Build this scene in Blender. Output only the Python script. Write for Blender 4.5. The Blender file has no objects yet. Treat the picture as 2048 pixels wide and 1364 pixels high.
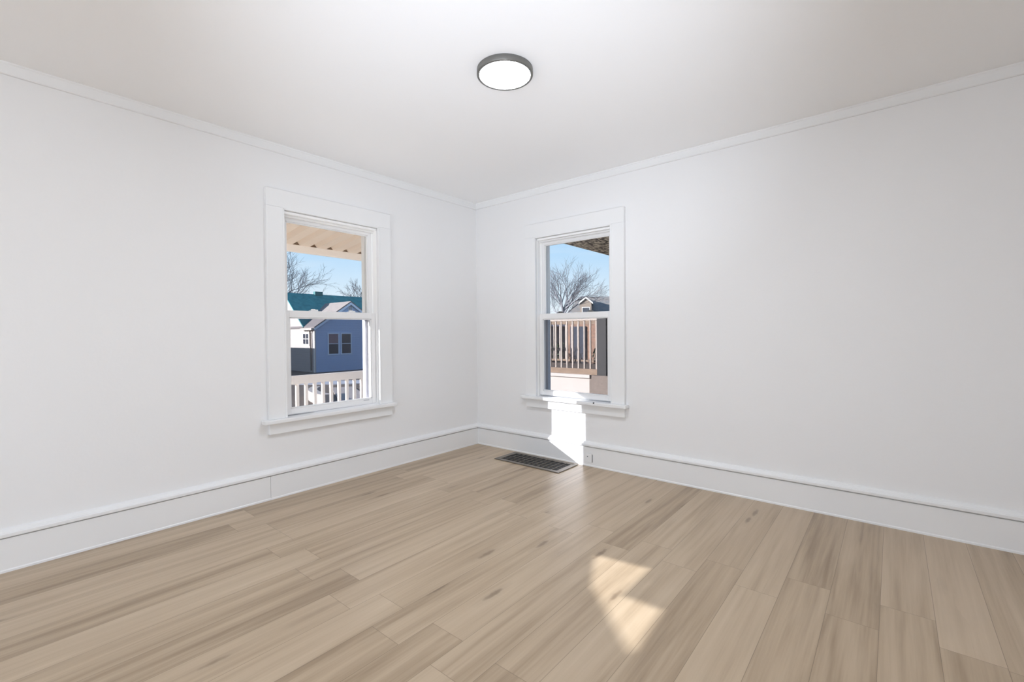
import bpy, bmesh, math, random
from mathutils import Vector, Matrix

# ------------------------------------------------------------------ camera, world, sun, exposure
scn = bpy.context.scene
COL = scn.collection
CAM = Vector((3.4941, -3.60646, 1.1981))
YAW, PIT, ROL, FPX = 0.69331, -0.01687, -0.00819, 918.104
cd = bpy.data.cameras.new('camera')
cam = bpy.data.objects.new('camera', cd)
COL.objects.link(cam)
F = Vector((-math.sin(YAW) * math.cos(PIT), math.cos(YAW) * math.cos(PIT), math.sin(PIT)))
R0 = Vector((math.cos(YAW), math.sin(YAW), 0))
U0 = R0.cross(F)
RX = R0 * math.cos(ROL) + U0 * math.sin(ROL)
UX = -R0 * math.sin(ROL) + U0 * math.cos(ROL)
cam.matrix_world = Matrix(((RX.x, UX.x, -F.x, CAM.x), (RX.y, UX.y, -F.y, CAM.y), (RX.z, UX.z, -F.z, CAM.z), (0, 0, 0, 1)))
cd.sensor_fit = 'HORIZONTAL'
cd.sensor_width = 36.0
cd.lens = 36.0 * FPX / 2048.0
cd.clip_start = 0.05
cd.clip_end = 500
scn.camera = cam

vs = scn.view_settings
vs.view_transform = 'Standard'
vs.look = 'None'
vs.gamma = 1.0
vs.use_curve_mapping = False
vs.exposure = 0.07
scn.cycles.use_denoising = True
scn.cycles.max_bounces = 14
scn.cycles.diffuse_bounces = 8
scn.cycles.transparent_max_bounces = 24
scn.cycles.sample_clamp_indirect = 6.0
scn.cycles.caustics_reflective = False
scn.cycles.caustics_refractive = False

SKY_STRENGTH = 1.3
world = bpy.data.worlds.new('winter_sky')
scn.world = world
world.use_nodes = True
wn, wl = world.node_tree.nodes, world.node_tree.links
wn.clear()
wo = wn.new('ShaderNodeOutputWorld')
wb = wn.new('ShaderNodeBackground')
wt = wn.new('ShaderNodeTexCoord')
wsx = wn.new('ShaderNodeSeparateXYZ')
wr = wn.new('ShaderNodeValToRGB')
wl.new(wt.outputs['Generated'], wsx.inputs[0])
wl.new(wsx.outputs['Z'], wr.inputs[0])
cr = wr.color_ramp
cr.elements[0].position = 0.0
cr.elements[0].color = (0.93, 0.97, 1.0, 1)
cr.elements[1].position = 0.62
cr.elements[1].color = (0.22, 0.42, 0.80, 1)
for p_, c_ in ((0.06, (0.78, 0.90, 1.0, 1)), (0.22, (0.36, 0.66, 1.0, 1))):
    e_ = cr.elements.new(p_)
    e_.color = c_
wns = wn.new('ShaderNodeTexNoise')
wns.inputs['Scale'].default_value = 5.0
wmp = wn.new('ShaderNodeMapping')
wmp.inputs['Scale'].default_value = (1, 1, 5)
wl.new(wt.outputs['Generated'], wmp.inputs[0])
wl.new(wmp.outputs[0], wns.inputs['Vector'])
wcr = wn.new('ShaderNodeValToRGB')
wcr.color_ramp.elements[0].position = 0.50
wcr.color_ramp.elements[1].position = 0.75
wl.new(wns.outputs['Fac'], wcr.inputs[0])
wmx = wn.new('ShaderNodeMix')
wmx.data_type = 'RGBA'
wmul = wn.new('ShaderNodeMath')
wmul.operation = 'MULTIPLY'
wmul.inputs[1].default_value = 0.35
wl.new(wcr.outputs[0], wmul.inputs[0])
wl.new(wmul.outputs[0], wmx.inputs[0])
wl.new(wr.outputs[0], wmx.inputs[6])
wmx.inputs[7].default_value = (0.9, 0.95, 1.0, 1)
wl.new(wmx.outputs[2], wb.inputs[0])
wb.inputs[1].default_value = SKY_STRENGTH
wl.new(wb.outputs[0], wo.inputs[0])

SUN_DIR = Vector((0.755, 1.0, -0.370)).normalized()
sd = bpy.data.lights.new('sun', 'SUN')
sd.energy = 17.0
sd.angle = 0.005
sd.color = (0.985, 0.98, 1.0)
sun = bpy.data.objects.new('sun', sd)
COL.objects.link(sun)
sun.location = (-15, -20, 9)
sun.rotation_euler = SUN_DIR.to_track_quat('-Z', 'Y').to_euler()

H = 2.60                      # ceiling height
XR, YB = 4.60, -6.80          # room extents (behind and beside the camera)
WT = 0.175                    # outer wall thickness (left)
WTR = 0.160                   # outer wall thickness (right)


def fill_light(name, loc, direction, sx, sz, power, color=(1, 1, 1)):
    d = bpy.data.lights.new(name, 'AREA')
    d.shape = 'RECTANGLE'
    d.size, d.size_y = sx, sz
    d.energy = power
    d.color = color
    o = bpy.data.objects.new(name, d)
    COL.objects.link(o)
    o.location = loc
    o.rotation_euler = Vector(direction).to_track_quat('-Z', 'Z').to_euler()
    return o


# daylight lamps, unseen, added behind and beside the camera to brighten the room
fill_light('back_fill_light', (3.0, YB - 0.05, 1.42), (0, 1, 0), 2.2, 1.5, 51, (0.893, 0.98, 1.122))
fill_light('side_fill_light', (XR + 0.05, -5.0, 1.42), (-1, 0, 0), 1.8, 1.5, 15, (0.893, 0.98, 1.122))

# the photographer's flash, bounced off the ceiling
fl = bpy.data.lights.new('bounce_flash', 'SPOT')
fl.energy = 225
fl.spot_size = math.radians(66)
fl.spot_blend = 1.0
fl.shadow_soft_size = 0.12
fl.color = (0.893, 0.98, 1.122)
flo = bpy.data.objects.new('bounce_flash', fl)
COL.objects.link(flo)
flo.location = (3.40, -3.58, 0.55)
flo.rotation_euler = (Vector((1.75, -1.55, 2.6)) - Vector(flo.location)).to_track_quat('-Z', 'Y').to_euler()

# ------------------------------------------------------------------ materials


def new_mat(name):
    m = bpy.data.materials.new(name)
    m.use_nodes = True
    nt = m.node_tree
    return m, nt.nodes, nt.links, nt.nodes['Principled BSDF']


def simple(name, col, rough=0.5, metal=0.0, spec=0.5, noise=0.0, nscale=20.0, bump=0.0, bscale=80.0, stretch=None, col2=None):
    m, n, l, b = new_mat(name)
    b.inputs['Roughness'].default_value = rough
    b.inputs['Metallic'].default_value = metal
    b.inputs['Specular IOR Level'].default_value = spec
    b.inputs['Base Color'].default_value = (*col, 1)
    if noise or bump:
        g = n.new('ShaderNodeNewGeometry')
        mp = n.new('ShaderNodeMapping')
        if stretch:
            mp.inputs['Scale'].default_value = stretch
        l.new(g.outputs['Position'], mp.inputs[0])
    if noise:
        t = n.new('ShaderNodeTexNoise')
        t.inputs['Scale'].default_value = nscale
        t.inputs['Detail'].default_value = 4
        l.new(mp.outputs[0], t.inputs['Vector'])
        r = n.new('ShaderNodeValToRGB')
        c2 = col2 or tuple(c * (1 - noise) for c in col)
        r.color_ramp.elements[0].position = 0.3
        r.color_ramp.elements[1].position = 0.7
        r.color_ramp.elements[0].color = (*c2, 1)
        r.color_ramp.elements[1].color = (*col, 1)
        l.new(t.outputs['Fac'], r.inputs[0])
        l.new(r.outputs[0], b.inputs['Base Color'])
    if bump:
        t2 = n.new('ShaderNodeTexNoise')
        t2.inputs['Scale'].default_value = bscale
        t2.inputs['Detail'].default_value = 3
        l.new(mp.outputs[0], t2.inputs['Vector'])
        bp = n.new('ShaderNodeBump')
        bp.inputs['Strength'].default_value = bump
        bp.inputs['Distance'].default_value = 0.004
        l.new(t2.outputs['Fac'], bp.inputs['Height'])
        l.new(bp.outputs[0], b.inputs['Normal'])
    return m


def emitter(name, col, strength):
    m, n, l, b = new_mat(name)
    b.inputs['Base Color'].default_value = (0.9, 0.9, 0.9, 1)
    b.inputs['Emission Color'].default_value = (*col, 1)
    b.inputs['Emission Strength'].default_value = strength
    return m


def see_through(name, tint, other, fac, rough=0.02, kind='glossy'):
    m = bpy.data.materials.new(name)
    m.use_nodes = True
    n, l = m.node_tree.nodes, m.node_tree.links
    n.clear()
    o = n.new('ShaderNodeOutputMaterial')
    t = n.new('ShaderNodeBsdfTransparent')
    t.inputs[0].default_value = (*tint, 1)
    if kind == 'glossy':
        g = n.new('ShaderNodeBsdfGlossy')
        g.inputs['Roughness'].default_value = rough
    else:
        g = n.new('ShaderNodeBsdfDiffuse')
    g.inputs[0].default_value = (*other, 1)
    mx = n.new('ShaderNodeMixShader')
    mx.inputs[0].default_value = fac
    l.new(t.outputs[0], mx.inputs[1])
    l.new(g.outputs[0], mx.inputs[2])
    l.new(mx.outputs[0], o.inputs[0])
    return m


def lapped(name, col, pitch, depth_dark=0.75, rough=0.6):
    """horizontal lap siding: the bump of the boards' edges"""
    m, n, l, b = new_mat(name)
    b.inputs['Roughness'].default_value = rough
    b.inputs['Base Color'].default_value = (*col, 1)
    g = n.new('ShaderNodeNewGeometry')
    s = n.new('ShaderNodeSeparateXYZ')
    l.new(g.outputs['Position'], s.inputs[0])
    d = n.new('ShaderNodeMath')
    d.operation = 'DIVIDE'
    d.inputs[1].default_value = pitch
    l.new(s.outputs['Z'], d.inputs[0])
    f = n.new('ShaderNodeMath')
    f.operation = 'FRACT'
    l.new(d.outputs[0], f.inputs[0])
    bp = n.new('ShaderNodeBump')
    bp.inputs['Strength'].default_value = 0.8
    bp.inputs['Distance'].default_value = 0.02
    l.new(f.outputs[0], bp.inputs['Height'])
    l.new(bp.outputs[0], b.inputs['Normal'])
    return m


def brick_mat(name, c1, c2, mortar, scale=4.0):
    m, n, l, b = new_mat(name)
    b.inputs['Roughness'].default_value = 0.85
    g = n.new('ShaderNodeNewGeometry')
    s = n.new('ShaderNodeSeparateXYZ')
    c = n.new('ShaderNodeCombineXYZ')
    ad = n.new('ShaderNodeMath')
    l.new(g.outputs['Position'], s.inputs[0])
    l.new(s.outputs['X'], ad.inputs[0])
    l.new(s.outputs['Y'], ad.inputs[1])
    l.new(ad.outputs[0], c.inputs[0])
    l.new(s.outputs['Z'], c.inputs[1])
    t = n.new('ShaderNodeTexBrick')
    t.inputs['Color1'].default_value = (*c1, 1)
    t.inputs['Color2'].default_value = (*c2, 1)
    t.inputs['Mortar'].default_value = (*mortar, 1)
    t.inputs['Scale'].default_value = scale
    l.new(c.outputs[0], t.inputs['Vector'])
    l.new(t.outputs['Color'], b.inputs['Base Color'])
    return m


def plank_floor_mat():
    m, n, l, b = new_mat('oak_look_planks')
    uv = n.new('ShaderNodeUVMap')
    uv.uv_map = 'grain'
    ed = n.new('ShaderNodeUVMap')
    ed.uv_map = 'edge'
    tone = n.new('ShaderNodeAttribute')
    tone.attribute_name = 'tone'

    def noise(scale, sx, sy, detail=5, rough=0.55, dist=0.0):
        mp = n.new('ShaderNodeMapping')
        mp.inputs['Scale'].default_value = (sx, sy, 1)
        l.new(uv.outputs[0], mp.inputs[0])
        t = n.new('ShaderNodeTexNoise')
        t.inputs['Scale'].default_value = scale
        t.inputs['Detail'].default_value = detail
        t.inputs['Roughness'].default_value = rough
        t.inputs['Distortion'].default_value = dist
        l.new(mp.outputs[0], t.inputs['Vector'])
        return t.outputs['Fac']

    def math_(op, a, bb=None, clamp=False):
        x = n.new('ShaderNodeMath')
        x.operation = op
        x.use_clamp = clamp
        for i, v in enumerate((a, bb)):
            if v is None:
                continue
            if isinstance(v, (int, float)):
                x.inputs[i].default_value = v
            else:
                l.new(v, x.inputs[i])
        return x.outputs[0]

    def ramp(fac, stops):
        r = n.new('ShaderNodeValToRGB')
        r.color_ramp.elements[0].position, r.color_ramp.elements[0].color = stops[0][0], (*stops[0][1], 1)
        r.color_ramp.elements[1].position, r.color_ramp.elements[1].color = stops[-1][0], (*stops[-1][1], 1)
        for p, c in stops[1:-1]:
            e = r.color_ramp.elements.new(p)
            e.color = (*c, 1)
        l.new(fac, r.inputs[0])
        return r.outputs[0]

    streak = noise(1.0, 17.0, 0.75, 3, 0.5, 0.35)       # broad cathedral bands along the board
    fine = noise(1.0, 150.0, 5.0, 4, 0.6, 0.1)         # fine pores
    mid = noise(1.0, 45.0, 1.6, 4, 0.55, 0.3)
    f = math_('ADD', math_('MULTIPLY', streak, 0.62), math_('MULTIPLY', mid, 0.26))
    f = math_('ADD', f, math_('MULTIPLY', fine, 0.12))
    f = math_('ADD', f, math_('MULTIPLY', math_('SUBTRACT', tone.outputs['Fac'], 0.5), 0.20))
    base = ramp(f, [(0.26, (0.255, 0.180, 0.112)), (0.42, (0.395, 0.297, 0.196)), (0.55, (0.475, 0.367, 0.252)), (0.74, (0.545, 0.430, 0.304))])
    # knots: sparse stretched voronoi cells
    mp = n.new('ShaderNodeMapping')
    mp.inputs['Scale'].default_value = (8.0, 1.7, 1)
    l.new(uv.outputs[0], mp.inputs[0])
    wob = n.new('ShaderNodeTexNoise')
    wob.inputs['Scale'].default_value = 30
    l.new(uv.outputs[0], wob.inputs['Vector'])
    va = n.new('ShaderNodeVectorMath')
    va.operation = 'MULTIPLY_ADD'
    va.inputs[1].default_value = (0.10, 0.10, 0)
    l.new(wob.outputs['Color'], va.inputs[0])
    l.new(mp.outputs[0], va.inputs[2])
    vo = n.new('ShaderNodeTexVoronoi')
    vo.inputs['Scale'].default_value = 1.0
    l.new(va.outputs[0], vo.inputs['Vector'])
    vsep = n.new('ShaderNodeSeparateColor')
    l.new(vo.outputs['Color'], vsep.inputs[0])
    on = math_('GREATER_THAN', vsep.outputs[0], 0.45)
    kn = ramp(vo.outputs['Distance'], [(0.0, (1, 1, 1)), (0.07, (0.85, 0.85, 0.85)), (0.13, (0.18, 0.18, 0.18)), (0.26, (0, 0, 0))])
    kfac = math_('MULTIPLY', math_('MULTIPLY', kn, on), 0.66)
    mx = n.new('ShaderNodeMix')
    mx.data_type = 'RGBA'
    l.new(kfac, mx.inputs[0])
    l.new(base, mx.inputs[6])
    mx.inputs[7].default_value = (0.13, 0.085, 0.05, 1)
    # joints between boards
    es = n.new('ShaderNodeSeparateXYZ')
    l.new(ed.outputs[0], es.inputs[0])
    near = math_('MINIMUM', es.outputs['X'], es.outputs['Y'])
    seam = math_('LESS_THAN', near, 0.0009)
    mx2 = n.new('ShaderNodeMix')
    mx2.data_type = 'RGBA'
    l.new(math_('MULTIPLY', seam, 0.6), mx2.inputs[0])
    l.new(mx.outputs[2], mx2.inputs[6])
    mx2.inputs[7].default_value = (0.10, 0.07, 0.045, 1)
    l.new(mx2.outputs[2], b.inputs['Base Color'])
    b.inputs['Roughness'].default_value = 0.34
    b.inputs['Specular IOR Level'].default_value = 0.5
    bp = n.new('ShaderNodeBump')
    bp.inputs['Strength'].default_value = 0.12
    bp.inputs['Distance'].default_value = 0.002
    l.new(fine, bp.inputs['Height'])
    l.new(bp.outputs[0], b.inputs['Normal'])
    return m


M = {}
M['wall'] = simple('white_wall_paint', (0.81, 0.81, 0.81), 0.6, spec=0.3, bump=0.10, bscale=55)
M['ceil'] = simple('white_ceiling_paint', (0.91, 0.91, 0.91), 0.7, spec=0.2, bump=0.04, bscale=70)
M['trim'] = simple('white_trim_paint', (0.81, 0.815, 0.815), 0.35, spec=0.45)
M['vinyl'] = simple('white_vinyl', (0.80, 0.80, 0.80), 0.3, spec=0.45)
M['jamb'] = simple('bright_white_jamb', (0.90, 0.90, 0.89), 0.4)
M['floor'] = plank_floor_mat()
M['glass'] = see_through('window_glass', (0.85, 0.855, 0.85), (1, 1, 1), 0.015)
M['screen'] = see_through('insect_screen_mesh', (0.92, 0.92, 0.95), (0.05, 0.05, 0.07), 0.17, kind='diffuse')
M['nickel'] = simple('brushed_nickel', (0.20, 0.197, 0.185), 0.42, metal=0.7)
M['lamp'] = emitter('lamp_diffuser', (0.93, 0.99, 1.09), 90.0)
M['register'] = simple('worn_register_metal', (0.25, 0.225, 0.195), 0.42, metal=0.6, noise=0.3, nscale=14)
M['duct'] = simple('dark_duct', (0.012, 0.012, 0.012), 0.7)
M['dark'] = simple('plain_dark', (0.03, 0.03, 0.03), 0.8)
M['sunmask'] = simple('sunmask_cloth', (0.75, 0.73, 0.70), 0.9, bump=0.2, bscale=200)  # cloth of the added panels that mask the sun
M['cream'] = simple('cream_paint', (0.93, 0.85, 0.75), 0.55)
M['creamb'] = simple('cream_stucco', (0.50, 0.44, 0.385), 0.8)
M['awn'] = simple('tan_aluminium', (0.72, 0.60, 0.49), 0.5)
M['beam'] = simple('cream_aluminium', (0.93, 0.86, 0.79), 0.5)
M['deck'] = simple('light_deck_boards', (0.92, 0.87, 0.80), 0.7, noise=0.06, nscale=6, stretch=(1, 12, 1))
M['siding'] = lapped('shaded_lap_siding', (0.46, 0.58, 0.80), 0.13)  # white siding with the blue of its shade put into the colour
M['siding_lit'] = lapped('sunlit_lap_siding', (0.58, 0.52, 0.47), 0.13)  # same white siding, sunlit cream put into the colour
M['shingle'] = simple('shade_tinted_shingles', (0.055, 0.26, 0.265), 0.85, noise=0.35, nscale=4)  # teal of shade, sky and glass tint put into the roof colour
M['shinglet'] = simple('tan_shingles', (0.24, 0.205, 0.19), 0.85, noise=0.2, nscale=5)
M['chim'] = simple('dark_teal_chimney', (0.05, 0.15, 0.16), 0.9)
M['pale'] = simple('pale_blue_trim', (0.66, 0.75, 0.86), 0.5)
M['pane'] = simple('dark_pane_and_porch_shade', (0.05, 0.055, 0.07), 0.12, spec=0.6)
M['paneb'] = simple('rosy_reflection_pane', (0.30, 0.20, 0.22), 0.3, spec=0.4, noise=0.3, nscale=5)  # pinkish reflection painted into the pane colour
M['white'] = simple('white_paint', (0.85, 0.84, 0.82), 0.5)
M['bark'] = simple('grey_bark', (0.24, 0.235, 0.26), 0.9, noise=0.3, nscale=5)
M['twig'] = simple('brown_twigs', (0.16, 0.12, 0.09), 0.9)
M['soil'] = simple('leaf_littered_ground', (0.17, 0.125, 0.09), 0.95, noise=0.55, nscale=5, bump=0.6, bscale=14)
M['concrete'] = simple('pale_concrete', (0.50, 0.50, 0.52), 0.85, noise=0.15, nscale=4)
M['tanpath'] = simple('tan_gravel', (0.42, 0.36, 0.32), 0.9, noise=0.2, nscale=20)
M['brown'] = simple('brown_wood_and_rib_shade', (0.26, 0.17, 0.105), 0.7, noise=0.35, nscale=9, stretch=(1, 1, 5))
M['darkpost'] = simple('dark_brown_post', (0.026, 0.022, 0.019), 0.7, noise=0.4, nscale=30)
M['shadow_base'] = simple('shadow_brown', (0.23, 0.18, 0.145), 0.9, noise=0.35, nscale=40)  # brown that stands for shadow on the cream porch base
M['balus'] = simple('tan_baluster_paint', (0.40, 0.33, 0.27), 0.6)
M['soffit'] = simple('speckled_soffit', (0.80, 0.74, 0.62), 0.9, noise=0.85, nscale=36, stretch=(1, 0.2, 1), col2=(0.03, 0.03, 0.035))
for e_ in [x for x in M['soffit'].node_tree.nodes if x.type == 'VALTORGB']:
    e_.color_ramp.elements[0].position, e_.color_ramp.elements[1].position = 0.44, 0.58
M['brick'] = brick_mat('orange_brick', (0.30, 0.15, 0.085), (0.20, 0.105, 0.065), (0.24, 0.19, 0.155))
M['greyhouse'] = lapped('grey_lap_siding', (0.20, 0.21, 0.24), 0.15)
M['roofgrey'] = simple('weathered_shingles', (0.21, 0.18, 0.16), 0.9, noise=0.4, nscale=1.6, col2=(0.13, 0.135, 0.14))
M['stucco'] = simple('tan_stucco', (0.27, 0.215, 0.175), 0.9, noise=0.15, nscale=3)
M['bush'] = simple('dull_green_foliage', (0.08, 0.095, 0.05), 0.9, noise=0.5, nscale=9)

# ------------------------------------------------------------------ mesh helpers


def box(bm, x0, x1, y0, y1, z0, z1):
    v = [bm.verts.new((x, y, z)) for x in (min(x0, x1), max(x0, x1)) for y in (min(y0, y1), max(y0, y1)) for z in (min(z0, z1), max(z0, z1))]
    for a in ((0, 1, 3, 2), (4, 6, 7, 5), (0, 4, 5, 1), (2, 3, 7, 6), (0, 2, 6, 4), (1, 5, 7, 3)):
        bm.faces.new([v[i] for i in a])


def prism(bm, poly, offset):
    """a planar polygon (list of 3-D points) pushed along offset"""
    a = [bm.verts.new(p) for p in poly]
    b = [bm.verts.new(Vector(p) + Vector(offset)) for p in poly]
    n = len(a)
    bm.faces.new(a)
    bm.faces.new(b[::-1])
    for i in range(n):
        bm.faces.new((a[i], b[i], b[(i + 1) % n], a[(i + 1) % n]))


def tube(bm, p0, p1, r0, r1, sides=6, caps=True):
    p0, p1 = Vector(p0), Vector(p1)
    d = (p1 - p0)
    if d.length < 1e-6:
        return
    d.normalize()
    a = d.orthogonal().normalized()
    b = d.cross(a)
    ring = []
    for p, r in ((p0, r0), (p1, r1)):
        ring.append([bm.verts.new(p + (a * math.cos(2 * math.pi * i / sides) + b * math.sin(2 * math.pi * i / sides)) * r) for i in range(sides)])
    for i in range(sides):
        j = (i + 1) % sides
        bm.faces.new((ring[0][i], ring[0][j], ring[1][j], ring[1][i]))
    if caps:
        bm.faces.new(ring[0][::-1])
        bm.faces.new(ring[1])


def lathe(bm, prof, cx, cy, n=64, smooth=True):
    rings = []
    for r, z in prof:
        if r < 1e-6:
            rings.append([bm.verts.new((cx, cy, z))])
        else:
            rings.append([bm.verts.new((cx + r * math.cos(2 * math.pi * i / n), cy + r * math.sin(2 * math.pi * i / n), z)) for i in range(n)])
    for a, b in zip(rings, rings[1:]):
        for i in range(n):
            j = (i + 1) % n
            if len(a) == 1 and len(b) == 1:
                continue
            if len(a) == 1:
                f = bm.faces.new((a[0], b[j], b[i]))
            elif len(b) == 1:
                f = bm.faces.new((a[i], a[j], b[0]))
            else:
                f = bm.faces.new((a[i], a[j], b[j], b[i]))
            f.smooth = smooth


def obj(name, bm, mat, parent=None, bevel=0.0, origin=None):
    bmesh.ops.recalc_face_normals(bm, faces=bm.faces[:])
    me = bpy.data.meshes.new(name)
    if origin is not None:
        bmesh.ops.translate(bm, verts=bm.verts[:], vec=-Vector(origin))
    bm.to_mesh(me)
    bm.free()
    me.materials.append(M[mat] if isinstance(mat, str) else mat)
    o = bpy.data.objects.new(name, me)
    COL.objects.link(o)
    if origin is not None:
        o.location = origin
    if parent is not None:
        o.parent = parent
        o.matrix_parent_inverse = Matrix.Translation(-Vector(parent.location))
    if bevel:
        b = o.modifiers.new('bevel', 'BEVEL')
        b.width = bevel
        b.segments = 2
        b.limit_method = 'ANGLE'
    return o


def tag(o, label=None, cat=None, group=None, kind=None):
    if label:
        o['label'] = label
    if cat:
        o['category'] = cat
    if group:
        o['group'] = group
    if kind:
        o['kind'] = kind
    return o


def thing(name, label, cat, loc=(0, 0, 0), group=None, kind=None):
    o = bpy.data.objects.new(name, None)
    o.empty_display_size = 0.1
    o.location = loc
    COL.objects.link(o)
    return tag(o, label, cat, group, kind)


def BM():
    return bmesh.new()


def B1(*a):
    bm = bmesh.new()
    box(bm, *a)
    return bm


# ------------------------------------------------------------------ floor: one mesh, a face per board
PW, PL = 0.178, 1.26
known = {3.633: -1.265, 3.455: -1.061, 3.277: -1.282, 3.099: -1.058, 2.921: -1.281, 2.743: -1.117, 2.565: -1.275, 2.387: -1.124,
         2.209: -1.278, 2.031: -1.115, 1.853: -1.286, 1.675: -1.130, 1.497: -1.278, 1.319: -1.122, 1.141: -1.268, 0.963: -1.130,
         0.785: -1.264, 0.607: -1.118}
rng = random.Random(11)
bm = BM()
uvg = bm.loops.layers.uv.new('grain')
uve = bm.loops.layers.uv.new('edge')
tone = bm.faces.layers.float.new('tone')
for i in range(-20, 8):
    x0 = 3.455 + PW * i
    x1 = x0 + PW
    if x1 < 0 or x0 > XR:
        continue
    j0 = known.get(round(x0, 3), -1.12 if i % 2 else -1.28)
    k = -2
    while True:
        ya, yb = j0 - PL * k, j0 - PL * (k + 1)
        k += 1
        if yb > 0.0:
            continue
        if ya < YB:
            break
        xa, xb = max(x0, 0.0), min(x1, XR)
        yt, yl = min(ya, 0.0), max(yb, YB)
        ou, ov = rng.uniform(0, 40), rng.uniform(0, 40)
        # the mesh is split in two along each board so 'edge' can hold the distance to the nearest joint
        xm, ym = (xa + xb) / 2, (yt + yl) / 2
        tv = rng.random()
        for qx0, qx1 in ((xa, xm), (xm, xb)):
            for qy0, qy1 in ((yl, ym), (ym, yt)):
                vsq = [bm.verts.new((qx, qy, 0)) for qx, qy in ((qx0, qy0), (qx1, qy0), (qx1, qy1), (qx0, qy1))]
                f = bm.faces.new(vsq)
                f[tone] = tv
                for lp in f.loops:
                    co = lp.vert.co
                    lp[uvg].uv = (co.x - x0 + ou, co.y - yb + ov)
                    lp[uve].uv = (min(co.x - xa, xb - co.x), min(co.y - yl, yt - co.y))
me = bpy.data.meshes.new('floor')
bm.to_mesh(me)
bm.free()
me.materials.append(M['floor'])
floor = bpy.data.objects.new('floor', me)
COL.objects.link(floor)
tag(floor, 'light oak-look plank floor running across the empty room', 'floor', kind='structure')
tag(obj('subfloor', B1(-WT, XR + WT, YB - WT, WT, -0.25, -0.005), 'dark'), 'dark slab under the plank floor', 'floor', kind='structure')

# ------------------------------------------------------------------ walls and ceiling
# window openings: (u0, u1, z0, z1)
W1 = (-2.070, -1.245, 0.555, 2.135)      # in wall_left, u = y
W2 = (0.815, 1.635, 0.555, 2.125)        # in wall_right, u = x
W3 = (-6.10, -4.15, 0.80, 2.10)          # in wall_left, unseen, added for the floor sun patch
W4 = (1.90, 4.10, 0.67, 2.17)            # in wall_back, unseen, added for the fill lamp
W5 = (-5.90, -4.10, 0.67, 2.17)          # in wall_side, unseen, added for the fill lamp


def wall(name, fixed0, fixed1, axis, lo, hi, holes, label):
    bm = BM()

    def put(u0, u1, z0, z1):
        if axis == 'y':
            box(bm, fixed0, fixed1, u0, u1, z0, z1)
        else:
            box(bm, u0, u1, fixed0, fixed1, z0, z1)
    holes = sorted(holes)
    u = lo
    for (a, b, z0, z1) in holes:
        put(u, a, 0, H)
        put(a, b, 0, z0)
        put(a, b, z1, H)
        u = b
    put(u, hi, 0, H)
    return tag(obj(name, bm, 'wall'), label, 'wall', kind='structure')


wall('wall_left', -WT, 0, 'y', YB, WT, [W1, W3], 'plain white wall on the left, with the window that looks onto the porch')
wall('wall_right', 0, WTR, 'x', 0, XR, [W2], 'plain white wall on the right, with the window above the floor register')
wall('wall_back', YB - WT, YB, 'x', -WT, XR + WT, [W4], 'white wall behind the camera')
wall('wall_side', XR, XR + WT, 'y', YB, WT, [W5], 'white wall beside the camera on the right')
tag(obj('ceiling', B1(-WT, XR + WT, YB - WT, WT, H, H + 0.15), 'ceil'), 'plain white painted ceiling', 'ceiling', kind='structure')


def run_profile(bm, prof, axis, a, b):
    """prof: (w, z) points; w is distance from the wall into the room"""
    pts = []
    for w, z in prof:
        pts.append((w, a, z) if axis == 'y' else (a, -w, z))
    prism(bm, pts, (0, b - a, 0) if axis == 'y' else (b - a, 0, 0))


BOARD = [(0, 0.0), (0.020, 0.0), (0.020, 0.1700), (0.019, 0.1720), (0.006, 0.1735), (0, 0.1735)]
CAP = [(0, 0.1795), (0.030, 0.1800), (0.032, 0.183), (0.032, 0.197), (0.027, 0.202), (0.022, 0.2035), (0.0205, 0.206), (0.017, 0.213), (0.010, 0.219), (0, 0.222)]
SHOE = [(0, 0), (0.0235, 0), (0.0235, 0.010), (0.020, 0.0155), (0, 0.0155)]
bm = BM()
run_profile(bm, BOARD, 'y', YB, -2.1815)
run_profile(bm, [(w * 1.03, z) for w, z in BOARD], 'y', -2.1795, 0)
run_profile(bm, CAP, 'y', YB, 0)
run_profile(bm, SHOE, 'y', YB, 0)
tag(obj('baseboard_left', bm, 'trim'), 'tall white baseboard with moulded cap along the left wall', 'baseboard', kind='structure')
bm = BM()
run_profile(bm, BOARD, 'x', 0, XR)
run_profile(bm, CAP, 'x', 0, XR)
run_profile(bm, SHOE, 'x', 0, XR)
tag(obj('baseboard_right', bm, 'trim'), 'tall white baseboard with moulded cap along the right wall', 'baseboard', kind='structure')
CROWN = [(0, H - 0.062), (0.012, H - 0.062), (0.016, H - 0.057), (0.017, H - 0.012), (0.022, H - 0.006), (0.022, H), (0, H)]
bm = BM()
run_profile(bm, CROWN, 'y', YB, 0)
tag(obj('trim_1', bm, 'trim'), 'narrow white moulding along the ceiling edge of the left wall', 'moulding', kind='structure')
bm = BM()
run_profile(bm, CROWN, 'x', 0, XR)
tag(obj('trim_2', bm, 'trim'), 'narrow white moulding along the ceiling edge of the right wall', 'moulding', kind='structure')

# ------------------------------------------------------------------ double-hung windows


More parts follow.
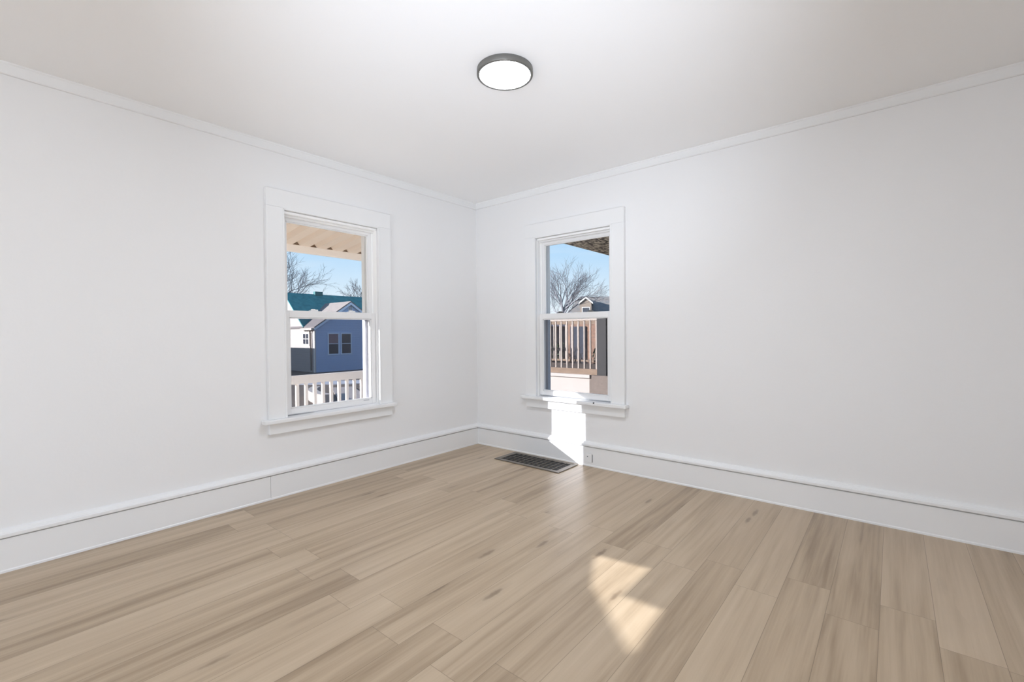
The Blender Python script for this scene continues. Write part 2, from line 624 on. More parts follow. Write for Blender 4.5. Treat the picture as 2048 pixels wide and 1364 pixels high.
def dh_window(name, side, op, label):
    u0, u1, zb, z1 = op
    z0 = 0.585                      # top of the stool

    def bx(bm, ua, ub, wa, wb, za, zc):
        if side == 'left':
            box(bm, wa, wb, ua, ub, za, zc)
        else:
            box(bm, ua, ub, -wa, -wb, za, zc)

    wt = WT if side == 'left' else WTR
    uc = (u0 + u1) / 2
    root = thing(name, label, 'window', (0, uc, zb) if side == 'left' else (uc, 0, zb), kind='structure')
    # casing
    bm = BM()
    cw = 0.118
    bx(bm, u0 - cw, u0, 0, 0.034, z0, z1)
    bx(bm, u1, u1 + cw, 0, 0.034, z0, z1)
    bx(bm, u0 - cw, u1 + cw, 0, 0.034, z1, z1 + 0.13)
    for a, b, c, d in ((u0 - 0.002, u0 + 0.012, z0, z1), (u1 - 0.012, u1 + 0.002, z0, z1), (u0, u1, z1 - 0.012, z1 + 0.002)):
        bx(bm, a, b, -0.01, 0.038, c, d)
    obj('casing', bm, 'trim', root, 0.003)
    bm = BM()
    bx(bm, u0 - 0.16, u1 + 0.145, 0.0, 0.070, z0 - 0.030, z0)
    bx(bm, u0, u1, -0.06, 0.0, z0 - 0.030, z0)
    st = obj('stool', bm, 'trim', root, 0.006)
    bm = BM()
    bx(bm, u0 - 0.115, u1 + 0.115, 0, 0.030, 0.474, z0 - 0.030)
    obj('apron', bm, 'trim', root, 0.003)
    if side == 'right':
        bm = BM()
        bx(bm, 1.470, 1.484, 0.062, 0.0705, z0 - 0.010, z0 + 0.0006)
        tag(obj('paint_chip', bm, 'dark', root, 0.001), 'dark chip in the sill paint')
    # jamb liners and stops
    bm = BM()
    t = 0.014
    bx(bm, u0, u0 + t, -wt, 0.0, z0, z1)
    bx(bm, u1 - t, u1, -wt, 0.0, z0, z1)
    bx(bm, u0 + t, u1 - t, -wt, 0.0, z1 - t, z1)
    for a, b in ((u0 + t, u0 + t + 0.014), (u1 - t - 0.014, u1 - t)):
        bx(bm, a, b, -0.053, -0.048, z0, z1 - t)
        bx(bm, a, b, -wt, -0.086, z0, z1 - t)
        bx(bm, a - (0.0 if a < uc else 0.020), b + (0.020 if a < uc else 0.0), -wt, -wt + 0.045, z0, z1 - t)
    for a, b in ((u0 + t, u0 + t + 0.005), (u1 - t - 0.005, u1 - t)):
        bx(bm, a, b, -0.030, 0.012, z0, z1 - t)
    bx(bm, u0 + t, u1 - t, -0.012, 0.012, z1 - t - 0.020, z1 - t)
    bx(bm, u0 + t, u1 - t, -0.10, -0.02, z1 - t - 0.032, z1 - t)
    obj('jamb', bm, 'jamb', root, 0.0015)
    bm = BM()
    bx(bm, u0, u1, -wt - 0.05, -0.05, zb, z0 + 0.012)
    obj('outer_sill', bm, 'vinyl', root, 0.003)
    s0, s1 = u0 + t + 0.009, u1 - t - 0.009
    stile = 0.036

    def sash(nm, w0, w1, za, zc, bot, top):
        bm = BM()
        bx(bm, s0, s0 + stile, w0, w1, za, zc)
        bx(bm, s1 - stile, s1, w0, w1, za, zc)
        bx(bm, s0 + stile, s1 - stile, w0, w1, za, za + bot)
        bx(bm, s0 + stile, s1 - stile, w0, w1, zc - top, zc)
        # glazing bead
        wm = (w0 + w1) / 2
        e = 0.009
        for a, b, c, d in ((s0 + stile, s0 + stile + e, za + bot, zc - top), (s1 - stile - e, s1 - stile, za + bot, zc - top),
                           (s0 + stile, s1 - stile, za + bot, za + bot + e), (s0 + stile, s1 - stile, zc - top - e, zc - top)):
            bx(bm, a, b, wm - 0.010, wm + 0.010, c, d)
        s = obj(nm, bm, 'vinyl', root, 0.002)
        bm = BM()
        bx(bm, s0 + stile + 0.001, s1 - stile - 0.001, wm - 0.002, wm + 0.002, za + bot + 0.001, zc - top - 0.001)
        obj('pane', bm, 'glass', s)
        return s
    zt = z1 - t - 0.026
    lower = sash('lower_sash', -0.047, -0.013, z0 + 0.012, 1.385, 0.042, 0.052)
    sash('upper_sash', -0.084, -0.054, 1.335, zt, 0.040, 0.030)
    # sash locks on the meeting rail
    for fu in (0.30, 0.72):
        uu = s0 + (s1 - s0) * fu
        bm = BM()
        bx(bm, uu - 0.032, uu + 0.032, -0.050, -0.016, 1.385, 1.391)
        bx(bm, uu - 0.018, uu + 0.010, -0.045, -0.022, 1.391, 1.402)
        bx(bm, uu + 0.004, uu + 0.030, -0.030, -0.018, 1.390, 1.398)
        obj('sash_lock', bm, 'vinyl' if side == 'left' else 'nickel', lower, 0.003)
    # half insect screen outside the lower sash
    bm = BM()
    bx(bm, s0 + 0.008, s1 - 0.008, -0.105, -0.104, z0 + 0.012, 1.375)
    obj('insect_screen', bm, 'screen', root)
    if side == 'left':
        bm = BM()
        bx(bm, -1.392, -1.337, -0.0125, -0.0115, z0 + 0.040, z0 + 0.050)
        tag(obj('sticker', bm, simple('grey_sticker', (0.55, 0.55, 0.57), 0.5), root), 'small grey sticker on the bottom rail')
    return root


dh_window('window_1', 'left', W1, 'white double-hung window in the left wall, porch railing outside')
dh_window('window_2', 'right', W2, 'white double-hung window in the right wall near the corner, above sunlit apron')


def plain_frame(name, fixed, axis, op, label):
    u0, u1, z0, z1 = op
    bm = BM()
    for a, b, c, d in ((u0, u0 + 0.05, z0, z1), (u1 - 0.05, u1, z0, z1), (u0, u1, z0, z0 + 0.05), (u0, u1, z1 - 0.05, z1)):
        if axis == 'y':
            box(bm, fixed - 0.02, fixed + 0.02, a, b, c, d)
        else:
            box(bm, a, b, fixed - 0.02, fixed + 0.02, c, d)
    return tag(obj(name, bm, 'vinyl'), label, 'window', kind='structure')


plain_frame('added_window_3', -0.09, 'y', W3, 'unseen white window frame added in the left wall to admit the floor sun patch')
plain_frame('added_window_4', YB + 0.03, 'x', W4, 'wide white window frame added unseen behind the camera around the fill lamp')
plain_frame('added_window_5', XR - 0.03, 'y', W5, 'white window frame added unseen beside the camera around the fill lamp')

obj('pane', B1(-0.092, -0.088, W3[0] + 0.05, W3[1] - 0.05, W3[2] + 0.05, W3[3] - 0.05), 'glass', bpy.data.objects['added_window_3'])

# unseen panels added behind the camera, cut to shape the floor sun patch
ga = [(-4.404, 1.098), (-4.766, 1.247), (-5.066, 1.245), (-5.310, 1.337), (-5.687, 1.347)]
gb = [(-5.687, 1.347), (-4.873, 1.168), (-4.404, 1.098)]
bm = BM()
prism(bm, [(0.006, y, z) for y, z in [(-4.10, 2.16), (-4.10, 1.06)] + ga + [(-6.2, 1.36), (-6.2, 2.16)]], (0.012, 0, 0))
c1 = obj('upper_sunmask', bm, 'sunmask')
tag(c1, 'upper added sun mask with a stepped hem, unseen, shaping the floor sun patch', 'sunmask')
bm = BM()
prism(bm, [(0.006, y, z) for y, z in [(-6.2, 0.72), (-6.2, 1.36)] + gb + [(-4.10, 1.06), (-4.10, 0.72)]], (0.012, 0, 0))
c2 = obj('lower_sunmask', bm, 'sunmask')
tag(c2, 'lower added sun mask with a slanting top, unseen, shaping the floor sun patch', 'sunmask')

# ------------------------------------------------------------------ ceiling light
LX, LY = 1.896, -1.724
t = thing('ceiling_light', 'round flush ceiling light with grey metal rim and glowing white diffuser', 'ceiling light', (LX, LY, H))
bm = BM()
lathe(bm, [(0.0, H), (0.1475, H), (0.1490, H - 0.002), (0.1490, H - 0.029), (0.1470, H - 0.032), (0.1360, H - 0.032), (0.1350, H - 0.030), (0.1350, H - 0.020), (0.0, H - 0.020)], LX, LY, 128)
o = obj('metal_rim', bm, 'nickel', t)
bm = BM()
lathe(bm, [(0.1340, H - 0.022), (0.1335, H - 0.0300), (0.130, H - 0.0310), (0.10, H - 0.0318), (0.0, H - 0.0322)], LX, LY, 128)
obj('diffuser', bm, 'lamp', t)

# ------------------------------------------------------------------ floor register
RX0, RX1, RY0, RY1 = 0.570, 1.306, -0.368, -0.052
t = thing('floor_register', 'long dark slotted metal floor register beside the right baseboard', 'floor vent', ((RX0 + RX1) / 2, (RY0 + RY1) / 2, 0))
fr = 0.040
bm = BM()
for a, b, c, d in ((RX0, RX1, RY0, RY0 + fr), (RX0, RX1, RY1 - fr, RY1), (RX0, RX0 + fr * 1.25, RY0 + fr, RY1 - fr), (RX1 - fr * 1.25, RX1, RY0 + fr, RY1 - fr)):
    box(bm, a, b, c, d, 0.0008, 0.008)
obj('frame', bm, 'register', t, 0.003)
bm = BM()
box(bm, RX0 + 0.01, RX1 - 0.01, RY0 + 0.01, RY1 - 0.01, 0.0004, 0.0012)
obj('duct_opening', bm, 'duct', t)
gx0, gx1, gy0, gy1 = RX0 + fr * 1.25, RX1 - fr * 1.25, RY0 + fr, RY1 - fr
ncol, nrow = 12, 4
for k in range(1, ncol):
    x = gx0 + (gx1 - gx0) * k / ncol
    obj('slat', B1(x - 0.0026, x + 0.0026, gy0, gy1, 0.0012, 0.0072), 'register', t)
for k in range(1, nrow):
    y = gy0 + (gy1 - gy0) * k / nrow
    obj('cross_bar', B1(gx0, gx1, y - 0.002, y + 0.002, 0.0012, 0.0040), 'register', t)

# ------------------------------------------------------------------ outlet painted over on the baseboard
t = thing('wall_outlet', 'small white painted-over outlet plate low on the right baseboard by the register', 'outlet', (1.400, -0.02, 0.075))
obj('cover_plate', B1(1.368, 1.432, -0.026, -0.020, 0.036, 0.114), 'trim', t, 0.002)
bm = BM()
tube(bm, (1.388, -0.0262, 0.088), (1.388, -0.028, 0.088), 0.0045, 0.004, 10)
obj('screw', bm, 'dark', t)
obj('side_strip', B1(1.4325, 1.4365, -0.0215, -0.0195, 0.040, 0.110), 'dark', t)  # thin dark strip along the plate's right edge

# ------------------------------------------------------------------ outdoors, beyond the left window: porch
GZ = -0.80
tag(obj('ground', B1(-140, 140, 0.6, 200, GZ - 0.3, GZ), 'soil'), 'brown leaf-littered yard between the houses', 'ground', kind='structure')
tag(obj('yard', B1(-140, -0.3, -120, 0.6, GZ - 0.3, GZ), 'soil'), 'brown side yard beside the porch', 'ground', kind='structure')
bm = BM()
box(bm, -1.95, -WT, -6.0, 0.12, -0.30, -0.18)
box(bm, -1.90, -WT, -5.9, 0.05, GZ, -0.30)
tag(obj('porch_floor', bm, 'deck'), 'pale boarded porch floor outside the left window', 'porch floor', kind='structure')

PX = -1.80
t = thing('porch_railing', 'cream porch railing with square balusters outside the left window', 'railing', (PX, -1.5, -0.18))
obj('top_rail', B1(PX - 0.045, PX + 0.02, -5.9, 0.10, 0.632, 0.728), 'cream', t, 0.004)
obj('bottom_rail', B1(PX - 0.03, PX + 0.02, -5.9, 0.10, -0.10, -0.03), 'cream', t, 0.003)
obj('newel', B1(PX - 0.06, PX + 0.04, 0.10, 0.20, -0.18, 0.80), 'cream', t, 0.004)
obj('newel', B1(PX - 0.06, PX + 0.04, -5.05, -4.95, -0.18, 0.80), 'cream', t, 0.004)
y = -0.288
first = None
while y > -3.0:
    if first is None:
        first = obj('baluster', B1(PX - 0.018, PX + 0.014, y - 0.017, y + 0.017, -0.03, 0.632), 'cream', t, 0.002)
    else:
        c = first.copy()
        COL.objects.link(c)
        c.location.y = y + 0.288
    y -= 0.1045
for k in range(3):
    c = first.copy()
    COL.objects.link(c)
    c.location.y = 0.1045 * (k + 1)

AX0, AX1 = PX, -WT - 0.001
AZ0, AZ1 = 2.235, 2.445           # pan underside at the beam and at the house
t = thing('porch_awning', 'tan corrugated metal porch roof with flat front beam seen from below', 'awning', (PX, -2.3, 2.2))
obj('front_beam', B1(PX - 0.05, PX, -5.2, 0.25, 2.155, 2.238), 'beam', t, 0.004)
bm = BM()
yy = -5.2
pitch = 0.205
prof = []
ph = -0.287 % pitch
y0 = -0.287 - 24 * pitch
k = 0
while y0 + k * pitch < 0.3:
    c = y0 + k * pitch
    prof += [(c - 0.048, 0.0), (c, 0.062), (c + 0.048, 0.0)]
    k += 1
lo = [(bm.verts.new((AX0 - 0.12, a, AZ0 + h - 0.015)), bm.verts.new((AX1, a, AZ1 + h))) for a, h in prof]
hi = [(bm.verts.new((AX0 - 0.12, a, AZ0 + h - 0.003)), bm.verts.new((AX1, a, AZ1 + h + 0.012))) for a, h in prof]
for i in range(len(prof) - 1):
    bm.faces.new((lo[i][0], lo[i + 1][0], lo[i + 1][1], lo[i][1]))
    bm.faces.new((hi[i][0], hi[i][1], hi[i + 1][1], hi[i + 1][0]))
    bm.faces.new((lo[i][0], hi[i][0], hi[i + 1][0], lo[i + 1][0]))
    bm.faces.new((lo[i][1], lo[i + 1][1], hi[i + 1][1], hi[i][1]))
obj('corrugated_panel', bm, 'awn', t)
for i in range(0, len(prof), 3):
    bm = BM()
    prism(bm, [(AX0 - 0.01, a, AZ0 - 0.004 + h) for a, h in prof[i:i + 3]], (-0.02, 0, 0))
    obj('rib_shade', bm, 'brown', t)  # brown pieces added as the shade inside the rib ends
for yp in (0.15, -5.0):
    obj('post', B1(PX - 0.05, PX + 0.01, yp - 0.03, yp + 0.03, 0.805, 2.155), 'awn', t)
obj('wall_ledger', B1(-WT - 0.03, -WT - 0.001, -5.2, 0.25, AZ1 - 0.08, AZ1 + 0.06), 'awn', t)

# ------------------------------------------------------------------ house beyond the left window
hs = thing('house', 'gabled house across the yard with dark shade-tinted teal roof and pale shaded siding', 'house', (-21, 10.4, GZ))
WX, WY0, WY1, WYC = -20.0, 8.40, 12.50, 10.45        # projecting wing: front plane and side planes
EZ, AZ = 1.62, 3.00
# wing walls
bm = BM()
prism(bm, [(WX, WY0, GZ), (WX, WY1, GZ), (WX, WY1, EZ), (WX, WYC, AZ - 0.04), (WX, WY0, EZ)], (-1.3, 0, 0))
obj('wing_wall', bm, 'siding', hs)
# sun-facing side of wing and main block in the sunlit cream copy of the siding (one continuous gable side)
BXE, BXR, BZR = -21.15, -23.40, 3.56
bm = BM()
prism(bm, [(WX + 0.005, WY0 - 0.03, GZ), (WX + 0.005, WY0 - 0.03, EZ - 0.02), (BXE, WY0 - 0.03, EZ - 0.02), (BXR, WY0 - 0.03, BZR - 0.05), (2 * BXR - BXE, WY0 - 0.03, EZ - 0.02), (2 * BXR - BXE, WY0 - 0.03, GZ)], (0, 0.06, 0))
obj('side_wall', bm, 'siding_lit', hs)
obj('main_block', B1(2 * BXR - BXE, BXE, WY0 + 0.04, 17.0, GZ, EZ), 'siding', hs)
# main roof: ridge along y
bm = BM()
prism(bm, [(BXE + 0.12, WY0 - 0.10, EZ - 0.105), (BXR, WY0 - 0.10, BZR), (2 * BXR - BXE - 0.12, WY0 - 0.10, EZ - 0.105), (2 * BXR - BXE - 0.12, WY0 - 0.10, EZ - 0.02), (BXR, WY0 - 0.10, BZR + 0.09), (BXE + 0.12, WY0 - 0.10, EZ - 0.02)], (0, 8.9, 0))
obj('main_roof', bm, 'shingle', hs)
# wing roof: ridge along x
bm = BM()
ov = 0.10
s_ = (AZ - EZ) / (WYC - WY0)
pr = [(WY0 - ov, EZ - s_ * ov), (WYC, AZ), (WY1 + ov, EZ - s_ * ov), (WY1 + ov, EZ - s_ * ov + 0.07), (WYC, AZ + 0.07), (WY0 - ov, EZ - s_ * ov + 0.07)]
prism(bm, [(WX + 0.12, a, b) for a, b in pr], (-2.9, 0, 0))
obj('wing_roof', bm, 'shinglet', hs)
# rake boards on the gable
bm = BM()
for sgn in (-1, 1):
    ye = WYC + sgn * (WYC - WY0 + ov)
    prism(bm, [(WX + 0.10, WYC, AZ - 0.13), (WX + 0.10, WYC, AZ), (WX + 0.10, ye, EZ - s_ * ov), (WX + 0.10, ye, EZ - s_ * ov - 0.13)], (0.03, 0, 0))
obj('rake_board', bm, 'pale', hs)
obj('gable_trim', B1(WX, WX + 0.04, 9.60, 11.30, 2.41, 2.47), 'pale', hs)
gv = obj('gable_vent', B1(WX, WX + 0.03, 10.32, 10.58, 2.54, 2.80), 'pale', hs)
bm = BM()
for k in range(4):
    box(bm, WX + 0.03, WX + 0.04, 10.345, 10.555, 2.565 + k * 0.058, 2.592 + k * 0.058)
obj('louvre', bm, 'pane', gv)
for (a, b), pm in (((9.150, 9.700), 'paneb'), ((9.910, 10.455), 'pane')):
    bm = BM()
    box(bm, WX, WX + 0.03, a - 0.07, a, 0.09, 1.31)
    box(bm, WX, WX + 0.03, b, b + 0.07, 0.09, 1.31)
    box(bm, WX, WX + 0.03, a, b, 0.09, 0.16)
    box(bm, WX, WX + 0.03, a, b, 1.24, 1.31)
    box(bm, WX, WX + 0.03, a, b, 0.69, 0.725)
    w = obj('window', bm, 'pale', hs)
    obj('pane', B1(WX, WX + 0.015, a, b, 0.16, 0.69), 'pane', w)
    obj('pane', B1(WX, WX + 0.015, a, b, 0.725, 1.24), pm, w)
ys = WY0 - 0.03
bm = BM()
for a, b, c, d in ((-21.32, -21.22, 0.62, 1.36), (-20.62, -20.54, 0.62, 1.36), (-21.22, -20.62, 1.26, 1.36), (-21.22, -20.62, 0.62, 0.70), (-20.94, -20.90, 0.70, 1.26), (-21.22, -20.62, 0.97, 1.0)):
    box(bm, a, b, ys - 0.03, ys, c, d)
w = obj('window', bm, 'cream', hs)
obj('pane', B1(-21.22, -20.62, ys - 0.015, ys, 0.70, 1.26), 'pane', w)
obj('corner_board', B1(WX - 0.11, WX + 0.02, ys - 0.015, ys, GZ, EZ - 0.05), 'cream', hs)
bm = BM()
box(bm, -21.2, WX + 0.05, ys - 0.20, ys - 0.07, EZ - 0.17, EZ - 0.06)
obj('gutter', bm, 'creamb', hs)
bm = BM()
tube(bm, (-20.32, ys - 0.13, EZ - 0.17), (-20.32, ys - 0.06, EZ - 0.33), 0.035, 0.035)
tube(bm, (-20.32, ys - 0.06, EZ - 0.33), (-20.32, ys - 0.06, GZ + 0.1), 0.035, 0.035)
obj('downspout', bm, 'stucco', hs)
obj('chimney', B1(-23.52, -23.28, 10.12, 10.60, BZR - 0.5, BZR + 0.25), 'chim', hs)
gb_ = thing('blocker', 'unseen added garage standing left of the gabled house, its shadow on the cream wall', 'blocker', (-30, 1, GZ))  # unseen block added to shadow the lower cream wall
obj('blocker_wall', B1(-42, -22.5, -4, 2.3, GZ, 2.5), 'siding_lit', gb_)
obj('blocker_roof', B1(-42.2, -22.3, -4.2, 2.4, 2.5, 2.70), 'shinglet', gb_)

# ground details seen between the balusters


def arc_wall(name, cx, cy, r0, r1, a0, a1, z0, z1, mat, n=16):
    bm = BM()
    rings = []
    for i in range(n + 1):
        a = math.radians(a0 + (a1 - a0) * i / n)
        rings.append([bm.verts.new((cx + r * math.cos(a), cy + r * math.sin(a), z)) for r, z in ((r0, z0), (r1, z0), (r1, z1), (r0, z1))])
    for p, q in zip(rings, rings[1:]):
        for i in range(4):
            j = (i + 1) % 4
            bm.faces.new((p[i], p[j], q[j], q[i]))
    bm.faces.new(rings[0][::-1])
    bm.faces.new(rings[-1])
    return obj(name, bm, mat)


o = arc_wall('garden_wall', -9.0, 6.3, 3.10, 3.36, 228, 272, GZ, GZ + 0.30, 'creamb')
tag(o, 'low curved cream garden wall on the brown yard beyond the porch railing', 'garden wall')
o = arc_wall('walkway', -18.0, 10.5, 4.9, 6.3, -80, 10, GZ, GZ + 0.03, 'concrete')
tag(o, 'curved pale concrete walkway in front of the gabled house', 'walkway', kind='structure')
bm = BM()
prism(bm, [(-12.6, 5.2, GZ + 0.002), (-12.3, 5.9, GZ + 0.002), (-9.0, 4.5, GZ + 0.002), (-9.2, 3.6, GZ + 0.002)], (0, 0, 0.03))
tag(obj('gravel_path', bm, 'tanpath'), 'tan gravel path leading to the curved walkway', 'path', kind='structure')

# ------------------------------------------------------------------ bare trees


def grow(bm, rng, p, d, length, r, depth, spread, up, thin):
    """one branch as a bent run of tapering tubes with side branches"""
    n = 3 if depth > 1 else 2
    q = Vector(p)
    dv = Vector(d).normalized()
    rr = r
    for i in range(n):
        dv = (dv + Vector((rng.uniform(-1, 1), rng.uniform(-1, 1), rng.uniform(-0.6, 1) * up)) * 0.16).normalized()
        e = q + dv * (length / n)
        r2 = rr * (0.82 if depth else 0.6)
        tube(bm, q, e, rr, r2, 5 if rr > thin * 3 else 3, caps=False)
        q, rr = e, r2
        if depth > 0:
            for k in range(1 if i < n - 1 else 2):
                ax = dv.orthogonal().normalized()
                ax.rotate(Matrix.Rotation(rng.uniform(0, 6.283), 3, dv))
                nd = (dv * math.cos(spread) + ax * math.sin(spread) * rng.uniform(0.6, 1.2)).normalized()
                nd.z += 0.12 * up
                grow(bm, rng, q, nd, length * rng.uniform(0.55, 0.78), max(rr * 0.62, thin), depth - 1, spread, up, thin)


def tree(label, base, trunk_h, trunk_r, limbs, seed, depth, thin, spread=0.55, up=0.8, group=None):
    """limbs: (start height fraction, direction, length, radius fraction)"""
    rng = random.Random(seed)
    b = Vector(base)
    t = thing('bare_tree', label, 'tree', base, group)
    bm = BM()
    q, rr = b.copy(), trunk_r
    pts = [q.copy()]
    for i in range(5):
        e = b + Vector((rng.uniform(-1, 1) * 0.02 * trunk_h, rng.uniform(-1, 1) * 0.02 * trunk_h, trunk_h * (i + 1) / 5))
        tube(bm, q, e, rr, rr * 0.92, 8, caps=(i in (0, 4)))
        q, rr = e, rr * 0.92
        pts.append(q.copy())
    obj('trunk', bm, 'bark', t)
    bm = BM()
    for hf, d, ln, rf in limbs:
        k = min(4, int(hf * 5))
        s = pts[k].lerp(pts[k + 1], hf * 5 - k)
        grow(bm, rng, s, d, ln, trunk_r * rf, depth, spread, up, thin)
    obj('branches', bm, 'bark', t)
    return t


tree('wide bare tree with forked trunk framed by the right window', (-18.6, 30.0, GZ), 4.1, 0.16,
     [(0.80, (-0.05, 0, 1.0), 1.9, 0.70), (0.86, (0.75, 0.2, 1.0), 2.0, 0.65), (0.98, (0.55, -0.2, 1.0), 1.6, 0.6), (0.95, (-0.45, 0.1, 0.9), 1.5, 0.5),
      (0.82, (-0.9, 0, 0.45), 1.2, 0.40), (0.84, (1.0, 0, 0.42), 1.7, 0.45), (0.98, (1.0, 0.1, 0.75), 1.9, 0.55), (0.97, (0.2, 0.5, 1), 1.7, 0.5), (0.97, (-0.1, -0.5, 1), 1.6, 0.5)],
     5, 4, 0.009)
tree('bare tree reaching in from the left behind the shade-tinted roof', (-36.0, 12.6, GZ), 4.0, 0.20,
     [(0.9, (0.1, 0.75, 0.42), 2.2, 0.5), (0.98, (0.1, 0.55, 0.95), 2.6, 0.6), (0.80, (0, 0.9, 0.20), 3.0, 0.5), (0.98, (0.2, 0.8, 0.75), 2.5, 0.5), (0.95, (0, 0.3, 1.0), 2.2, 0.5), (0.98, (0, -0.5, 0.9), 1.8, 0.6), (0.9, (0.4, 0.2, 1), 1.8, 0.6)],
     9, 4, 0.010)
tree('smaller bare tree rising behind the gable peak', (-38.0, 22.6, GZ), 4.4, 0.16,
     [(0.95, (0, -0.45, 1), 1.35, 0.6), (0.98, (0, 0.3, 1), 1.5, 0.6), (0.92, (0, -0.9, 0.55), 1.35, 0.5), (0.98, (0.3, -0.1, 1), 1.5, 0.6), (0.9, (0, 0.8, 0.6), 1.2, 0.5)],
     21, 4, 0.012)

# ------------------------------------------------------------------ beyond the right window: porch of the wing next door
YF = 3.50
t = thing('neighbour_porch', 'raised porch with cream base and tan balusters beyond the right window', 'porch', (-1.5, YF, GZ))
obj('base_wall', B1(-4.2, -0.62, YF - 0.02, YF + 0.10, GZ, 0.395), 'creamb', t)
obj('ledge', B1(-4.2, -0.60, YF - 0.06, YF + 0.12, 0.395, 0.455), 'creamb', t, 0.004)
obj('rim_board', B1(-4.2, -0.47, YF + 0.0, YF + 0.12, 0.455, 0.555), 'brown', t)
obj('porch_deck', B1(-4.2, 3.0, YF + 0.12, 5.40, 0.42, 0.50), 'brown', t)
obj('shadow_block', B1(-0.62, -0.20, YF - 0.03, YF + 0.25, GZ, 0.45), 'shadow_base', t)  # added block, browned for the shadow on the cream base
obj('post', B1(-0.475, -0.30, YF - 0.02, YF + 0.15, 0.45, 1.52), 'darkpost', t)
obj('front_top_rail', B1(-4.2, -0.47, YF + 0.01, YF + 0.07, 1.415, 1.455), 'balus', t)
obj('rear_top_rail', B1(-4.2, 2.0, 5.18, 5.25, 1.39, 1.47), 'brown', t)
obj('rear_bottom_rail', B1(-4.2, 2.0, 5.18, 5.25, 0.56, 0.60), 'brown', t)
first = None
for k in range(24):
    x = -0.517 - 0.1222 * k
    if first is None:
        first = obj('front_baluster', B1(x - 0.012, x + 0.012, YF + 0.03, YF + 0.055, 0.555, 1.415), 'balus', t)
    else:
        c = first.copy()
        COL.objects.link(c)
        c.location.x += -0.1222 * k
first = None
for k in range(26):
    x = -0.96 - 0.125 * k
    if first is None:
        first = obj('rear_baluster', B1(x - 0.012, x + 0.012, 5.20, 5.225, 0.60, 1.39), 'balus', t)
    else:
        c = first.copy()
        COL.objects.link(c)
        c.location.x += -0.16 * k
t = thing('porch_roof', 'dark speckled soffit of the porch roof at the top of the right window', 'porch roof', (1.2, 3.0, 2.55))
obj('soffit', B1(-0.44, 3.2, 1.85, 6.5, 2.58, 2.62), 'soffit', t)
obj('roof_deck', B1(-0.40, 3.2, 1.88, 6.5, 2.62, 2.85), 'shinglet', t)
for yp in (2.1, 6.3):
    obj('post', B1(1.2, 1.35, yp - 0.07, yp + 0.07, GZ, 2.58), 'cream', t)

# brick house just behind the porch, and the grey shed
t = thing('brick_house', 'orange brick house wall behind the porch balusters', 'house', (-4.0, 11, GZ))
obj('brick_wall', B1(-5.6, 2.0, 10.5, 14.0, GZ, 1.72), 'brick', t)
obj('porch_shade_panel', B1(-5.45, -4.82, 10.44, 10.52, GZ, 1.42), 'pane', t)  # dark panel set on the brick for the shade of its porch
t = thing('garden_shed', 'small grey shed behind the porch balusters, left of the brick wall', 'shed', (-7.4, 11, GZ))
obj('shed_wall', B1(-8.2, -6.4, 10.3, 12, GZ, 1.45), 'greyhouse', t)
obj('shed_roof', B1(-8.35, -6.25, 10.15, 12.15, 1.45, 1.62), 'pale', t)
obj('shed_door', B1(-7.5, -6.8, 10.27, 10.31, GZ, 1.2), 'pane', t)


def shrub(label, base, w, h, seed, mat='twig', group=None):
    rng = random.Random(seed)
    t = thing('shrub', label, 'shrub', base, group)
    bm = BM()
    for k in range(14):
        a = rng.uniform(0, 6.283)
        d = (math.cos(a) * 0.5 * w / h, math.sin(a) * 0.5 * w / h, 1.0)
        grow(bm, rng, Vector(base) + Vector((rng.uniform(-w, w) * 0.3, rng.uniform(-w, w) * 0.15, 0)), d, h * 0.45, 0.014, 3, 0.6, 0.7, 0.005)
    obj('stems', bm, mat, t)
    bm = BM()
    for k in range(420):
        a, e, rr = rng.uniform(0, 6.283), rng.uniform(0.05, 1.0), rng.uniform(0.5, 1)
        c = Vector(base) + Vector((math.cos(a) * w * 0.5 * rr * math.sin(math.pi * min(0.9, e + 0.15)), math.sin(a) * w * 0.4 * rr, h * e))
        n = Vector((rng.uniform(-1, 1), rng.uniform(-1, 1), rng.uniform(-0.2, 1))).normalized()
        u = n.orthogonal().normalized() * 0.06
        v = n.cross(u).normalized() * 0.035
        bm.faces.new([bm.verts.new(c + q) for q in (u, v, -u, -v)])
    obj('leaves', bm, 'bush' if mat == 'twig' else mat, t)
    return t


shrub('brown-green winter shrub at the left end behind the porch balusters', (-7.2, 8.6, GZ), 2.0, 2.0, 3)
shrub('winter shrub in the middle behind the porch balusters', (-4.3, 7.6, GZ), 1.6, 1.7, 4)
shrub('low winter shrub beside the dark porch post', (-2.3, 7.2, GZ), 1.4, 1.6, 6)

# ------------------------------------------------------------------ far house with the dormer
KF = 66.0
fh = thing('house', 'tan house far behind with weathered roof and white-trimmed gable dormer', 'house', (-35.3, KF, GZ))
kk = (KF + 3.606) / (20 + 3.606)


def far(x, z):
    """from the size it would have at 20 m to its place"""
    return 3.494 + (x - 3.494) * kk, 1.198 + (z - 1.198) * kk


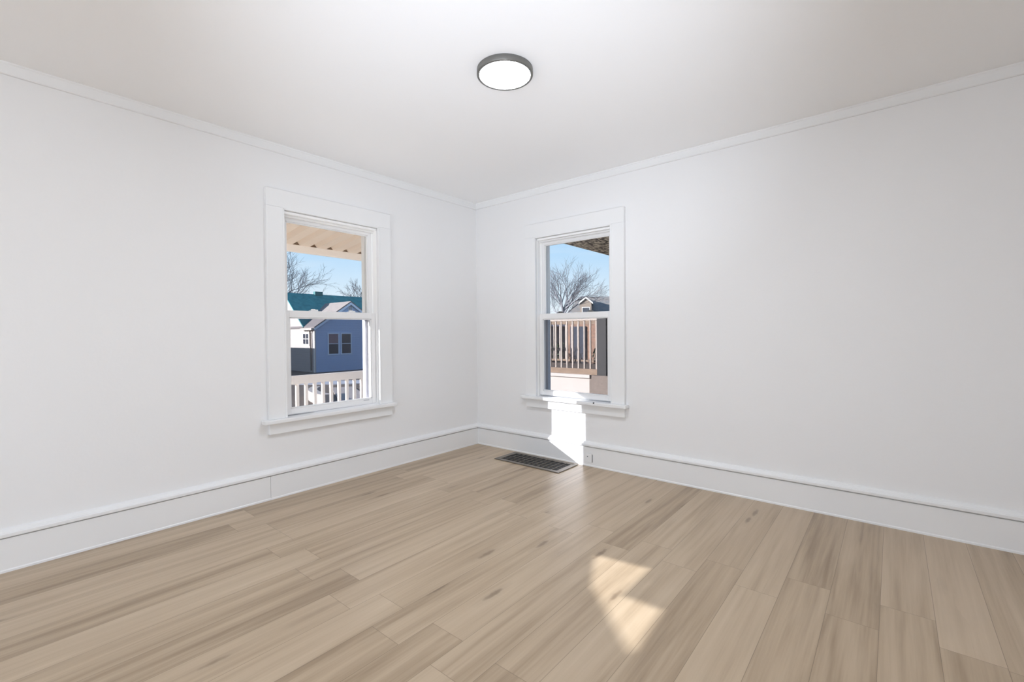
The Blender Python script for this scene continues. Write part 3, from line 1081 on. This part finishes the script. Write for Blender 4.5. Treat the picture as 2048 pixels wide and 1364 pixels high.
lx, rz = far(-10.85, 3.40)
ex, ez = far(-11.40, 2.25)
rx, _ = far(-6.0, 3.4)
bm = BM()
prism(bm, [(ex, KF - 0.4, ez), (lx, KF + 6.0, rz), (rx, KF + 6.0, rz), (rx, KF - 0.4, ez)], (0, 0.3, 0.12))
obj('roof', bm, 'roofgrey', fh)
obj('walls', B1(ex + 0.3, rx - 0.3, KF + 0.3, KF + 11, GZ, ez + 0.1), 'stucco', fh)
bm = BM()
prism(bm, [(ex, KF + 12.4, ez), (lx, KF + 6.05, rz), (rx, KF + 6.05, rz), (rx, KF + 12.4, ez)], (0, 0.3, 0.12))
obj('rear_roof', bm, 'roofgrey', fh)
dxl, dz0 = far(-10.74, 2.87)
dxr, _ = far(-9.93, 2.87)
dxc, dzt = far(-10.33, 3.20)
YD = KF - 0.6
db = far(0, 2.25)[1]
bm = BM()
prism(bm, [(dxl + 0.25, YD, db), (dxr - 0.25, YD, db), (dxr - 0.25, YD, dz0 + 0.1), (dxc, YD, dzt - 0.15), (dxl + 0.25, YD, dz0 + 0.1)], (0, 5.0, 0))
dm = obj('dormer', bm, 'stucco', fh)
bm = BM()
prism(bm, [(dxl, YD - 0.12, dz0), (dxc, YD - 0.12, dzt), (dxr, YD - 0.12, dz0), (dxr, YD - 0.12, dz0 + 0.22), (dxc, YD - 0.12, dzt + 0.25), (dxl, YD - 0.12, dz0 + 0.22)], (0, 5.2, 0))
obj('dormer_roof', bm, 'roofgrey', dm)
bm = BM()
prism(bm, [(dxl, YD - 0.17, dz0 - 0.06), (dxc, YD - 0.17, dzt - 0.10), (dxr, YD - 0.17, dz0 - 0.06), (dxr, YD - 0.17, dz0 + 0.20), (dxc, YD - 0.17, dzt + 0.22), (dxl, YD - 0.17, dz0 + 0.20)], (0, 0.05, 0))
obj('rake_trim', bm, 'white', dm)
wx0, wx1 = dxc - 0.65, dxc + 0.65
bm = BM()
box(bm, wx0, wx1, YD - 0.04, YD, db, db + 1.25)
w = obj('window', bm, 'white', fh)
obj('pane', B1(wx0 + 0.1, wx1 - 0.1, YD - 0.06, YD - 0.03, db + 0.1, db + 1.15), 'pane', w)
for k in range(3):
    x = dxr + 1.2 + k * 1.6
    obj('porch_post', B1(x, x + 0.12, KF - 0.45, KF - 0.3, GZ, ez), 'white', fh)
fh.rotation_euler.z = math.radians(28.5)
